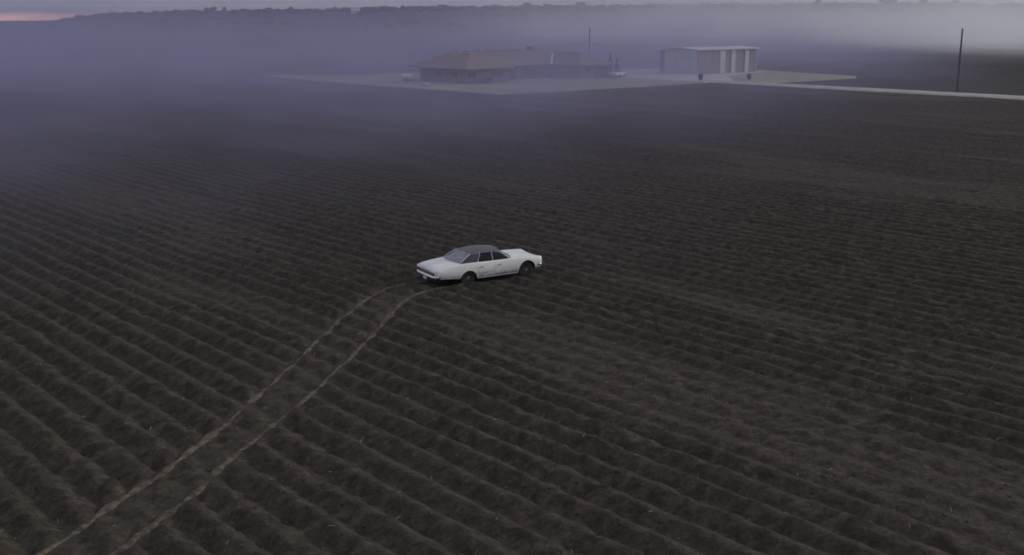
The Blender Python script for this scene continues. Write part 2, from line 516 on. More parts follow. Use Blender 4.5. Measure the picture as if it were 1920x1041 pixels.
# ------------------------------------------------------------------ yard, lawn, road, far fields
def uvpoly(l): return [W(u, v)[:2] for u, v in l]
sheet('lawn', uvpoly([(130.5, 108), (130.5, 134), (131.5, 157), (148, 160), (193, 158), (193, 124), (205, 110), (190, 107.5)]), 0.10, M['lawn'], 'pale dry lawn around the low house', 'lawn')
sheet('gravel_yard', uvpoly([(131, 156.5), (131, 164.5), (143, 178), (149, 197), (166, 199), (180, 176), (190, 160), (160, 156.2)]), 0.14, M['yard'], 'pale gravel yard between the house and the shed', 'yard')
sheet('grass_verge', uvpoly([(126, 164.3), (126, 196), (150, 203), (176, 205), (178, 176), (143, 164.4)]), 0.07, M['lawn'], 'dry grass around the tall shed beyond the dirt road', 'grass')
def road():
    vs = []; fs = []
    prof = [(-3.9, -0.45), (-3.0, 0.10), (-1.6, 0.16), (0, 0.15), (1.6, 0.16), (3.0, 0.10), (3.9, -0.45)]
    us = np.arange(-60, 136, 3.0)
    for u in us:
        c = 160.3 + 0.5 * math.sin(u / 40.0)
        for t, h in prof:
            x, y, _ = W(u, c + t * (1 + 0.04 * math.sin(u * 1.7 + t)))
            vs.append((x, y, h + 0.01))
    m = len(prof)
    for i in range(len(us) - 1):
        for k in range(m - 1):
            fs.append((i * m + k, i * m + k + 1, (i + 1) * m + k + 1, (i + 1) * m + k))
    o = link('dirt_road', mesh('dirt_road', vs, fs), M['road'], smooth=True)
    if o.data.polygons[0].normal.z < 0: o.data.flip_normals()
    tag(o, 'pale straight dirt road running along the field edge to the yard', 'road', kind='structure')
road()
def strip(name, p0, p1, wid, z, mat, label, cat, seed=0, n=40):
    p0, p1 = Vector(p0), Vector(p1); d = (p1 - p0); nn = Vector((-d.y, d.x)).normalized()
    vs = []; fs = []
    for i in range(n + 1):
        t = i / n; c = p0 + d * t + nn * (math.sin(t * 9 + seed) * wid * 0.3)
        w_ = wid * (0.5 + 0.14 * math.sin(t * 23 + seed)) * min(1, 6 * t + 0.15, 6 * (1 - t) + 0.15)
        for s_ in (-1, 1):
            q = c + nn * s_ * w_
            vs.append((q.x, q.y, float(terrain_z(np.array(q.x), np.array(q.y))) + z))
    for i in range(n): fs.append((2 * i, 2 * i + 1, 2 * i + 3, 2 * i + 2))
    o = link(name, mesh(name, vs, fs), mat, smooth=True)
    if o.data.polygons[0].normal.z < 0: o.data.flip_normals()
    return tag(o, label, cat, kind='structure')
strip('grass_strip', (-420, 600), (-150, 610), 26, 0.9, M['lawn'], 'faint pale strip of grass at the far edge of the ploughed land', 'grass', 1)
strip('country_lane', (-90, 905), (260, 880), 14, 0.9, M['road'], 'faint pale lane crossing the far fields behind the house', 'road', 2)
sheet('ploughed_ground', [(-420, 600), (-330, 330), (-190, 150), (-90, 75), (90, 75), (260, 100), (420, 150), (520, 640), (260, 740), (-150, 640)],
      -0.35, M['far_soil'], 'dark open field beyond the house and the dirt road', 'field', skirt=0.3)

# ------------------------------------------------------------------ the white car
def mat_car():
    p = varied('white_paint', (0.80, 0.80, 0.78), (0.72, 0.72, 0.69), 1.2, 0.32, 0.5)
    # mud thrown up along the sills
    b = p.node_tree.nodes['Principled BSDF']; g = NB(p.node_tree)
    t = g.node('ShaderNodeTexCoord'); sp = g.node('ShaderNodeSeparateXYZ'); g.put(sp.inputs[0], t.outputs['Object'])
    n1 = g.noise(g.mapping(t.outputs['Object'], scale=(1, 1, 2.5)), 5.0, 5.0, 0.65)
    f = g.smooth(g.math('SUBTRACT', g.math('MULTIPLY_ADD', n1, 0.55, 0.16), sp.outputs[2]), -0.10, 0.16, 0.0, 0.8)
    g.put(b.inputs['Base Color'], g.mix(f, b.inputs['Base Color'].links[0].from_socket, (0.13, 0.105, 0.085, 1)))
    g.put(b.inputs['Roughness'], g.math('MULTIPLY_ADD', f, 0.5, 0.32))
    return p
M['paint'] = mat_car()
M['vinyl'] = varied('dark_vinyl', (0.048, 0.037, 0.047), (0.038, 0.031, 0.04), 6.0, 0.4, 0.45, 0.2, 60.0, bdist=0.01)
def upface_tone(m, col, lo, hi, amt):  # mixes col into the base colour of upward-facing faces
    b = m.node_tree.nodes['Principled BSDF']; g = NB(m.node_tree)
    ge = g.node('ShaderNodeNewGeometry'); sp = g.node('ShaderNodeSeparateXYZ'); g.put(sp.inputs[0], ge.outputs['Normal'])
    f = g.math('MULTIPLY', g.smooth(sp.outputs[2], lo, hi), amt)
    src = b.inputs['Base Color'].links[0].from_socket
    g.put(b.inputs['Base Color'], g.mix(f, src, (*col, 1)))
upface_tone(M['vinyl'], (0.13, 0.090, 0.095), 0.72, 0.97, 0.45)
M['chrome'] = principled('chrome', (0.75, 0.75, 0.76), 0.18, 0.5, 1.0)
M['tyre'] = varied('dusty_rubber', (0.030, 0.031, 0.030), (0.05, 0.047, 0.042), 5.0, 0.9, 0.2)
M['rim'] = varied('dusty_steel', (0.10, 0.10, 0.10), (0.15, 0.14, 0.13), 8.0, 0.6, 0.4)
M['red'] = principled('red_lens', (0.22, 0.015, 0.02), 0.25, 0.5)
M['lens'] = principled('clear_lens', (0.7, 0.7, 0.68), 0.1, 0.5)
M['seat'] = principled('dark_upholstery', (0.045, 0.04, 0.045), 0.7)
M['plate'] = principled('number_plate', (0.62, 0.62, 0.60), 0.5)
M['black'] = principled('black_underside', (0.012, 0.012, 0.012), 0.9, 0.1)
def glass_mat():
    m = bpy.data.materials.new('car_glass'); m.use_nodes = True
    g = NB(m.node_tree); g.n.clear()
    tr = g.node('ShaderNodeBsdfTransparent'); tr.inputs[0].default_value = (0.42, 0.44, 0.46, 1)
    gl = g.node('ShaderNodeBsdfGlossy'); gl.inputs['Roughness'].default_value = 0.06
    gl.inputs['Color'].default_value = (0.9, 0.92, 0.95, 1)
    fr = g.node('ShaderNodeFresnel'); fr.inputs[0].default_value = 1.42
    mx = g.node('ShaderNodeMixShader')
    g.put(mx.inputs[0], fr.outputs[0]); g.l.new(tr.outputs[0], mx.inputs[1]); g.l.new(gl.outputs[0], mx.inputs[2])
    out = g.node('ShaderNodeOutputMaterial'); g.l.new(mx.outputs[0], out.inputs[0])
    return m
M['glass'] = glass_mat()
def pale_glass():  # car glass with an uneven pale diffuse layer mixed over it
    m = glass_mat(); m.name = 'pale_glass'
    g = NB(m.node_tree)
    out = [n for n in g.n if n.type == 'OUTPUT_MATERIAL'][0]; src = out.inputs[0].links[0].from_socket
    df = g.node('ShaderNodeBsdfDiffuse'); df.inputs[0].default_value = (0.38, 0.38, 0.43, 1)
    t = g.node('ShaderNodeTexCoord')
    f = g.smooth(g.noise(t.outputs['Object'], 3.0, 3.0), 0.2, 0.8, 0.55, 0.85)
    mx = g.node('ShaderNodeMixShader'); g.put(mx.inputs[0], f); g.l.new(src, mx.inputs[1]); g.l.new(df.outputs[0], mx.inputs[2])
    g.l.new(mx.outputs[0], out.inputs[0])
    return m
M['pale_pane'] = pale_glass()

ST = np.array([  # x, half width, bottom, shoulder z, deck z (centre)
    (-3.04, .86, .47, .76, .785), (-3.00, .905, .42, .81, .85), (-2.80, .93, .38, .87, .92), (-2.3, .95, .34, .93, .985), (-1.9, .962, .30, .962, 1.01),
    (-1.46, .968, .27, .975, .975), (-1.05, .955, .24, .962, .96), (-.4, .945, .23, .945, .95), (.3, .945, .23, .94, .955), (.72, .95, .23, .945, .98),
    (1.1, .957, .24, .935, .965), (1.46, .96, .26, .915, .94), (1.8, .955, .30, .90, .905), (2.02, .94, .34, .89, .87), (2.16, .925, .36, .88, .835), (2.24, .90, .40, .86, .80)])
def prof(x):
    return [np.interp(x, ST[:, 0], ST[:, i]) for i in range(1, 5)]
CAB0, CAB1 = -1.72, 0.70
def section(x):
    w_, zb, zs, zt = prof(x)
    pts = [(0.0, zb), (w_ * .84, zb), (w_ * .935, zb + .05), (w_ * .975, zb + .16), (w_, .60), (w_ * .996, .70), (w_ * .975, .80), (w_ * .955, zs - .05), (w_ * .925, zs - .012), (w_ * .88, zs),
           (w_ * .80, zs + (zt - zs) * .25 - .006), (w_ * .55, zs + (zt - zs) * .7), (w_ * .28, zt - .002), (0.0, zt)]
    if CAB0 < x < CAB1:                         # open cabin tub
        pts[10] = (w_ * .845, zs - .005)
        pts[11] = (w_ * .80, .50); pts[12] = (w_ * .4, .44); pts[13] = (0, .46)
    return pts
def S(x, s):
    p = section(x); i = min(int(s), len(p) - 2); t = s - i
    return np.array(p[i]) * (1 - t) + np.array(p[i + 1]) * t

def patch(x0, x1, s0, s1, side, off, nx=14, ns=10, thick=0.012):
    """panel that follows the body skin, lifted by off"""
    xs = np.linspace(x0, x1, nx); ss = np.linspace(s0, s1, ns)
    P = np.zeros((nx, ns, 3))
    for i, x in enumerate(xs):
        for j, s in enumerate(ss):
            y, z = S(x, s)
            y1, z1 = S(x, min(s + .2, 12.99)); y0, z0 = S(x, max(s - .2, 0))
            t = np.array((y1 - y0, z1 - z0)); t = t / (np.linalg.norm(t) + 1e-9)
            P[i, j] = (x, y + t[1] * off, z - t[0] * off)
    top = P.copy(); bot = P.copy()
    bot[:, :, 1] -= thick * 0.6; bot[:, :, 2] -= thick * 0.6
    if side < 0: top[:, :, 1] *= -1; bot[:, :, 1] *= -1
    vs = np.concatenate([top.reshape(-1, 3), bot.reshape(-1, 3)])
    N = nx * ns; fs = []
    for i in range(nx - 1):
        for j in range(ns - 1):
            a, b, c, d = i * ns + j, (i + 1) * ns + j, (i + 1) * ns + j + 1, i * ns + j + 1
            fs.append((a, b, c, d)); fs.append((N + a, N + d, N + c, N + b))
    ring = [(i, 0) for i in range(nx)] + [(nx - 1, j) for j in range(1, ns)] + [(i, ns - 1) for i in range(nx - 2, -1, -1)] + [(0, j) for j in range(ns - 2, 0, -1)]
    ids = [i * ns + j for i, j in ring]
    for k in range(len(ids)):
        a, b = ids[k], ids[(k + 1) % len(ids)]
        fs.append((a, N + a, N + b, b))
    return vs, fs

def curve_patch(c0, c1, n=10, m=8, bulge=0.0):
    """ruled patch between two point functions on 0..1, bulged outward along its normal"""
    vs = []; fs = []
    for i in range(n + 1):
        for j in range(m + 1):
            a = Vector(c0(i / n)); b = Vector(c1(i / n)); p = a.lerp(b, j / m)
            vs.append(p)
    if bulge:
        nrm = (vs[n * (m + 1)] - vs[0]).cross(vs[m] - vs[0]).normalized()
        for i in range(n + 1):
            for j in range(m + 1):
                vs[i * (m + 1) + j] = vs[i * (m + 1) + j] + nrm * bulge * math.sin(math.pi * j / m)
    for i in range(n):
        for j in range(m):
            a = i * (m + 1) + j
            fs.append((a, a + m + 1, a + m + 2, a + 1))
    return vs, fs

def build_car():
    root = empty('sedan_car')
    xs = np.unique(np.concatenate([np.linspace(-3.04, 2.24, 66), [CAB0 - .03, CAB0 + .005, CAB1 - .005, CAB1 + .03, -3.02, 2.2]]))
    ns = 14
    vs = []; fs = []
    for x in xs:
        p = section(x)
        full = [(y, z) for y, z in p] + [(-y, z) for y, z in p[-2:0:-1]]
        for y, z in full: vs.append((x, y, z))
    L = 2 * ns - 2
    for i in range(len(xs) - 1):
        for k in range(L):
            fs.append((i * L + k, i * L + (k + 1) % L, (i + 1) * L + (k + 1) % L, (i + 1) * L + k))
    fs.append(tuple(range(L))[::-1]); fs.append(tuple(range((len(xs) - 1) * L, len(xs) * L)))
    body = link('body', mesh('body', vs, fs), [M['paint'], M['black']], root)
    bm = bmesh.new(); bm.from_mesh(body.data)
    bmesh.ops.recalc_face_normals(bm, faces=bm.faces)
    for f in bm.faces:
        c = f.calc_center_median()
        if f.normal.z < -0.75: f.material_index = 1
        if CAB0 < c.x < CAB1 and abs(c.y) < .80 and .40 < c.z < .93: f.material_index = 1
    bm.to_mesh(body.data); bm.free()
    # wheel openings
    cut = MB()
    for wx, r_, zc_ in ((-1.46, .41, .265), (1.46, .425, .36)):
        for s_ in (-1, 1):
            c = MB().lathe_y([(r_, .52), (r_, 1.2)], 32)
            cut.add([(v[0] + wx, v[1] * s_, v[2] + zc_) for v in c.v], [f if s_ > 0 else f[::-1] for f in c.f])
    cutter = link('cutter', mesh('cutter', cut.v, cut.f), [M['black'], M['black']])
    bm = bmesh.new(); bm.from_mesh(cutter.data); bmesh.ops.recalc_face_normals(bm, faces=bm.faces)
    for f in bm.faces: f.material_index = 1
    bm.to_mesh(cutter.data); bm.free()
    md = body.modifiers.new('b', 'BOOLEAN'); md.operation = 'DIFFERENCE'; md.solver = 'EXACT'; md.object = cutter
    bpy.context.view_layer.update()
    dg = bpy.context.evaluated_depsgraph_get()
    me2 = bpy.data.meshes.new_from_object(body.evaluated_get(dg))
    body.modifiers.clear(); body.data = me2
    bpy.data.objects.remove(cutter)
    autosmooth(body, 32)
    # lids and doors
    def panel(name, x0, x1, s0, s1, side, off=0.007, mat='paint', nx=14, ns_=10, parent=root):
        v, f = patch(x0, x1, s0, s1, side, off, nx, ns_)
        return autosmooth(link(name, mesh(name, v, f), M[mat], parent), 40)
    for side in (1, -1):
        for x0, x1 in ((-.17, .86), (-1.06, -.19)):
            if x0 < -.9:
                d = panel('door', -1.02, x1, 3.4, 8.4, side)
            else:
                d = panel('door', x0, x1, 2.6, 8.4, side)
            hy = side * .965
            hx = x0 + .12 if x0 > -.9 else -.93
            h = MB().box(hx, hx + .16, min(hy, hy + side * .03), max(hy, hy + side * .03), .765, .79)
            h.build('handle', M['chrome'], d)
        # lower sill trim
        MB().tube([(x, side * (np.interp(x, ST[:, 0], ST[:, 1]) * .94 + .004), np.interp(x, ST[:, 0], ST[:, 2]) + .045) for x in np.linspace(-1.04, 1.0, 9)], .014, 6).build('sill_trim', M['chrome'], root)
    # hood and boot lid: symmetric patches
    def lid(name, x0, x1, off=0.008):
        v1, f1 = patch(x0, x1, 10.2, 12.999, 1, off, 12, 8)
        v2, f2 = patch(x0, x1, 10.2, 12.999, -1, off, 12, 8)
        mb = MB().add(v1, f1).add(v2, f2)
        o = mb.build(name, M['paint'], root)
        bm = bmesh.new(); bm.from_mesh(o.data); bmesh.ops.remove_doubles(bm, verts=bm.verts, dist=.004); bm.to_mesh(o.data); bm.free()
        return autosmooth(o, 40)
    lid('hood', .86, 2.10)
    lid('boot_lid', -2.96, -2.02)
    # greenhouse
    def belt(x): return np.array((x, .845, np.interp(x, ST[:, 0], ST[:, 3]) - .004))
    def rail(t): return Vector((-1.20 + 1.42 * t, .635 - .02 * (2 * t - 1) ** 2, 1.315 + .045 * math.sin(math.pi * t)))
    def roof_z(x, y):
        t = (x + 1.20) / 1.42; e = rail(min(max(t, 0), 1))
        return e.z + .055 * (1 - min(1, (abs(y) / .64)) ** 2.2)
    def rear_top(t): y = (2 * t - 1); return (-1.20 - .07 * (1 - y * y), y * .615, roof_z(-1.2, y * .615) - .012)
    def rear_base(t): y = (2 * t - 1); return (-1.80 - .20 * (1 - y * y), y * .76, .972 + .042 * (1 - y * y))
    def front_top(t): y = (2 * t - 1); return (.22 + .08 * (1 - y * y), y * .615, roof_z(.22, y * .615) - .012)
    def front_base(t): y = (2 * t - 1); return (.70 + .22 * (1 - y * y), y * .79, .95 + .035 * (1 - y * y))
    v, f = curve_patch(rear_base, rear_top, 14, 8, .03)
    autosmooth(link('rear_window', mesh('rear_window', v, f), M['pale_pane'], root), 60)
    v, f = curve_patch(front_base, front_top, 14, 8, -.02)
    autosmooth(link('windscreen', mesh('windscreen', v, f), M['glass'], root), 60)
    # vinyl roof: top shell and sail panels
    mb = MB()
    nx, ny = 16, 14; vv = []; ff = []
    for i in range(nx + 1):
        t = i / nx
        for j in range(ny + 1):
            y = (2 * j / ny - 1)
            e = rail(t)
            bow = -.075 * (1 - y * y) * (1 - t) ** 3 + .085 * (1 - y * y) * t ** 3
            x = -1.20 + 1.42 * t + bow
            vv.append((x, y * (e.y + .012), roof_z(-1.2 + 1.42 * t, y * e.y)))
    for i in range(nx):
        for j in range(ny):
            a = i * (ny + 1) + j; ff.append((a, a + ny + 1, a + ny + 2, a + 1))
    mb.add(vv, ff)
    # rolled edge down to the drip rail
    for s_ in (-1, 1):
        pts = []
        for i in range(nx + 1):
            e = rail(i / nx)
            pts += [(e.x, s_ * (e.y + .012), e.z), (e.x, s_ * (e.y + .016), e.z - .03), (e.x, s_ * (e.y - .02), e.z - .035)]
        mb.add(pts, [(i * 3 + k, i * 3 + k + 1, i * 3 + k + 4, i * 3 + k + 3) for i in range(nx) for k in range(2)])
        # sail panel: from the drip rail down to the belt between rear window and quarter trim
        pts = []; n = 10; m = 8
        for i in range(n + 1):
            t = i / n
            b = Vector((-1.84 + .86 * t, .80 + .045 * min(1, t * 3), .962))
            top = rail(.30 * t); top = Vector((top.x, top.y + .010, top.z - .01))
            for j in range(m + 1):
                q = b.lerp(top, j / m); k = j / m
                q.x += -.0 ; q.y += .02 * math.sin(math.pi * k)
                pts.append((q.x, s_ * q.y, q.z))
        mb.add(pts, [(i * (m + 1) + j, i * (m + 1) + j + 1, (i + 1) * (m + 1) + j + 1, (i + 1) * (m + 1) + j) for i in range(n) for j in range(m)])
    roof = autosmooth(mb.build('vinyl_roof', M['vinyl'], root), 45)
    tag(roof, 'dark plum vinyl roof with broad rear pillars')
    for s_ in (-1, 1):
        def edge(xb, tt, k): 
            b = Vector((xb, .846, belt(xb)[2])); e = rail(tt); e = Vector((e.x, e.y, e.z - .035))
            q = b.lerp(e, k); return Vector((q.x, s_ * q.y, q.z))
        for name, xb0, t0, xb1, t1 in (('side_window', -.965, .315, -.235, .70), ('side_window', -.215, .71, .60, .965)):
            v, f = curve_patch(lambda t: edge(xb0 + (xb1 - xb0) * t, t0 + (t1 - t0) * t, 0.0), lambda t: edge(xb0 + (xb1 - xb0) * t, t0 + (t1 - t0) * t, 1.0), 8, 4)
            autosmooth(link(name, mesh(name, v, f), M['glass'], root), 60)
        # pillars and bright trim
        MB().tube([edge(-.98, .305, k) for k in np.linspace(0, 1, 5)], .017, 6).build('quarter_trim', M['paint'], root)
        MB().tube([edge(-.225, .705, k) for k in np.linspace(0, 1, 5)], .016, 6).build('centre_pillar', M['chrome'], root)
        MB().tube([edge(.64, 1.0, k) for k in np.linspace(0, 1, 5)] , .026, 6).build('windscreen_pillar', M['paint'], root)
        MB().tube([edge(x, 0, 0) + Vector((0, s_ * .004, .004)) for x in np.linspace(-1.80, .64, 14)], .012, 6).build('belt_trim', M['chrome'], root)
        MB().tube([Vector((rail(t).x, s_ * (rail(t).y + .018), rail(t).z - .032)) for t in np.linspace(0, 1, 12)], .011, 6).build('drip_rail', M['chrome'], root)
        MB().tube([Vector((rear_base(0)[0], s_ * .775, .965)).lerp(Vector((-1.20, s_ * .628, 1.315)), k) + Vector((0, 0, .02 * math.sin(math.pi * k))) for k in np.linspace(0, 1, 6)], .016, 6).build('rear_window_trim', M['chrome'], root)
    # rear end
    mb = MB()
    zc_, pr_ = .525, [(-.052, -.02), (-.064, .03), (-.05, .075), (.0, .10), (.05, .075), (.064, .03), (.052, -.02)]
    def bumper(xe, dirn, name):
        m_ = MB(); ys = np.linspace(-.93, .93, 17); vv = []
        for y in ys:
            back = -.16 * max(0, (abs(y) - .72) / .21) ** 2 - .03 * (y / .93) ** 2
            for dz, dx in pr_:
                vv.append((xe + dirn * (dx + back), y, zc_ + dz))
        k = len(pr_)
        ff = [(i * k + j, i * k + (j + 1) % k, (i + 1) * k + (j + 1) % k, (i + 1) * k + j) for i in range(16) for j in range(k)]
        ff += [tuple(range(k)), tuple(range(16 * k, 17 * k))[::-1]]
        m_.add(vv, ff)
        return autosmooth(m_.build(name, M['chrome'], root), 50)
    bumper(-3.04, -1, 'rear_bumper'); bumper(2.24, 1, 'front_bumper')
    MB().box(-3.065, -3.03, -.42, .42, .605, .705).build('rear_panel', M['rim'], root)
    for s_ in (-1, 1):
        MB().box(-3.07, -3.025, min(s_ * .44, s_ * .80), max(s_ * .44, s_ * .80), .61, .70).build('tail_light', M['red'], root)
        for yy in (.50, .71):
            h = MB().lathe_y([(.085, 0), (.075, .02), (.03, .03)], 16)
            h2 = MB().add([(v[1] + 2.235, v[0] + s_ * yy, v[2] + .70) for v in h.v], h.f)
            h2.build('headlight', M['lens'], root)
    MB().box(2.225, 2.25, -.38, .38, .62, .78).build('grille', M['dark_inside'], root)
    MB().box(-3.10, -3.085, -.16, .16, .335, .47).build('number_plate', M['plate'], root)
    MB().tube([(-2.3, .35, .27), (-3.0, .36, .27)], .03, 8).build('exhaust_pipe', M['rim'], root)
    # cabin
    sb = MB()
    sb.box(-.25, .30, -.68, .68, .44, .66); sb.box(-.40, -.24, -.68, .68, .52, 1.03)
    autosmooth(sb.build('front_seat', M['seat'], root), 30)
    sb = MB(); sb.box(-1.30, -.80, -.68, .68, .44, .66); sb.box(-1.50, -1.30, -.68, .68, .52, .99)
    autosmooth(sb.build('rear_seat', M['seat'], root), 30)
    MB().box(.52, .78, -.76, .76, .60, .925).build('dashboard', M['seat'], root)
    ring = [(.42 + .05 * math.cos(a), .37 + .19 * math.sin(a), .93 + .16 * math.cos(a)) for a in np.linspace(0, 2 * math.pi, 21)]
    sw = MB().tube(ring, .014, 6, cap=False); sw.tube([(.42, .37, .93), (.60, .37, .80)], .02, 6); sw.box(.405, .425, .19, .55, .92, .945)
    sw.build('steering_wheel', M['seat'], root)
    # wheels
    for wx in (-1.46, 1.46):
        for s_ in (-1, 1):
            ty = MB().lathe_y([(.20, -.085), (.305, -.095), (.338, -.075), (.345, -.03), (.345, .03), (.338, .075), (.305, .095), (.20, .085)], 36)
            wo_ = autosmooth(ty.build('wheel', M['tyre'], root), 35)
            wo_.location = (wx, s_ * .775, .345)
            if wx > 0: wo_.rotation_euler = (0, 0, R(-7))
            rm = MB().lathe_y([(.215, -.05 * s_), (.215, .06 * s_), (.195, .078 * s_), (.17, .045 * s_), (.10, .05 * s_), (.075, .085 * s_), (.03, .095 * s_)], 28)
            autosmooth(rm.build('hub', M['rim'], wo_), 35)
    return root
car = build_car()
car.location = (CAR_C[0], CAR_C[1], -0.02)
car.rotation_euler = (R(0.6), R(-0.5), CAR_H)
tag(car, 'white four-door saloon with dark vinyl roof driving across the ploughed furrows', 'car')

def copy_tree(o, parent=None):
    c = o.copy(); COL.objects.link(c); c.parent = parent
    for ch in list(o.children): copy_tree(ch, c)
    return c

# ------------------------------------------------------------------ house (farm grid: local x = u, local y = -v)
def farm_empty(name, u, v, z=0.1):
    return empty(name, W(u, v, z), FARM_RZ)
def build_house():
    U0, V0 = 153.0, 119.0
    root = farm_empty('ranch_house', U0, V0, 0.1)
    def lv(u, v, z): return (u - U0, -(v - V0), z)
    def block(name, u0, u1, v0, v1, z0, z1, mat, parent=root):
        mb = MB(); a = lv(u0, v0, z0); b = lv(u1, v1, z1)
        mb.box(min(a[0], b[0]), max(a[0], b[0]), min(a[1], b[1]), max(a[1], b[1]), z0, z1)
        return mb.build(name, M[mat], parent)
    H = 2.5
    blocks = [(154.0, 167.2, 121.0, 131.0), (160.5, 169, 131.004, 147.0), (152.8, 168.8, 147.004, 155.0)]
    for b in blocks: block('wall', *b, -0.3, H, 'brick')
    def hip(u0, u1, v0, v1, z0, pitch, along):
        o_ = 0.75; u0 -= o_; u1 += o_; v0 -= o_; v1 += o_
        hw = (v1 - v0) / 2 if along == 'u' else (u1 - u0) / 2
        zt = z0 + hw * pitch
        if along == 'u':
            r0, r1 = (u0 + hw, (v0 + v1) / 2), (u1 - hw, (v0 + v1) / 2)
        else:
            r0, r1 = ((u0 + u1) / 2, v0 + hw), ((u0 + u1) / 2, v1 - hw)
        e = [(u0, v0), (u0, v1), (u1, v1), (u1, v0)]
        vs = [lv(*p, z0) for p in e] + [lv(*r0, zt), lv(*r1, zt)] + [lv(*p, z0 - .16) for p in e]
        if along == 'u':
            fs = [(0, 1, 4), (1, 2, 5, 4), (2, 3, 5), (3, 0, 4, 5)]
        else:
            fs = [(0, 1, 5, 4), (1, 2, 5), (2, 3, 4, 5), (3, 0, 4)]
        fs += [(0, 6, 7, 1), (1, 7, 8, 2), (2, 8, 9, 3), (3, 9, 6, 0), (6, 9, 8, 7)]
        o = link('roof', mesh('roof', vs, fs), M['roofing'], root)
        bm = bmesh.new(); bm.from_mesh(o.data); bmesh.ops.recalc_face_normals(bm, faces=bm.faces); bm.to_mesh(o.data); bm.free()
        rp = MB(); 
        rp.tube([lv(*r0, zt + .02), lv(*r1, zt + .02)], .09, 6); rp.build('ridge_cap', M['roofing'], o)
        return o, r0, r1, zt
    o1, a0, a1, za = hip(*blocks[0], H + .02, .40, 'u')
    o2, b0, b1, zb = hip(160.5, 170.5, 122, 154, H + .035, .44, 'v')
    o3, c0, c1, zc_ = hip(*blocks[2], H + .05, .44, 'u')
    # pale metal in the roof valley where the right wing meets the main roof
    mb = MB()
    p0 = lv(159.85, 146.35, H + .09); p1 = lv(164.0, 150.5, H + .09 + 4.15 * .435)
    for dv in (0,):
        a = Vector(p0); b = Vector(p1); side = Vector((1, 1, 0)).normalized() * .34
        mb.add([a - side, a + side, b + side, b - side, a - side + Vector((0, 0, .06)), a + side + Vector((0, 0, .06)), b + side + Vector((0, 0, .06)), b - side + Vector((0, 0, .06))],
               [(0, 3, 2, 1), (4, 5, 6, 7), (0, 1, 5, 4), (1, 2, 6, 5), (2, 3, 7, 6), (3, 0, 4, 7)])
    tag(mb.build('valley_flashing', M['trim_white'], root), 'bright metal strip in the roof valley')
    for u, v, z in ((162.0, 126.2, za - .1), (165.0, 133.5, zb - .1), (165.8, 143.0, zb - .1)):
        MB().tube([lv(u, v, z), lv(u, v, z + .55)], .13, 8).build('roof_vent', M['tin_pale'], root)
    ch = block('chimney', 167.6, 168.4, 147.6, 148.5, zb - 2.2, zb + .55, 'brick')
    # openings; front faces look along -u, the left end looks along -v
    def win_front(u, v0, v1, z0=.85, z1=2.05, name='window'):
        wd = block(name, u - .05, u + .06, v0, v1, z0, z1, 'trim_brown')
        n = max(1, round((v1 - v0) / .95)); g = .09
        step = (v1 - v0 - g) / n
        for k in range(n):
            block('pane', u - .075, u - .02, v0 + g + k * step, v0 + (k + 1) * step, z0 + .09, z1 - .09, 'glass_dark', wd)
    def win_left(v, u0, u1, z0=.85, z1=2.05):
        wd = block('window', u0, u1, v - .05, v + .06, z0, z1, 'trim_brown')
        n = max(1, round((u1 - u0) / .95)); g = .09; step = (u1 - u0 - g) / n
        for k in range(n):
            block('pane', u0 + g + k * step, u0 + (k + 1) * step, v - .075, v - .02, z0 + .09, z1 - .09, 'glass_dark', wd)
    win_front(154.0, 121.3, 123.4); win_front(154.0, 126.6, 129.4)
    win_front(160.5, 132.2, 134.6); win_front(160.5, 139.6, 143.2, .45)
    win_left(121.0, 156.0, 157.9); win_left(121.0, 160.6, 162.6); win_left(121.0, 164.2, 165.8)
    d = block('door', 160.42, 160.56, 136.4, 137.5, 0, 2.15, 'wood_dark'); 
    win_front(152.8, 148.2, 149.9)
    g = block('garage_door', 152.72, 152.86, 151.0, 154.3, 0, 2.2, 'wood_dark')
    # porch posts along the recess
    for v in (133.4, 138.2, 143.4):
        block('porch_post', 159.9, 160.06, v, v + .16, -.1, H - .1, 'trim_brown')
    tag(root, 'low brick ranch house with broad brown hipped roof, veiled in smoke', 'house')
    return root
build_house()

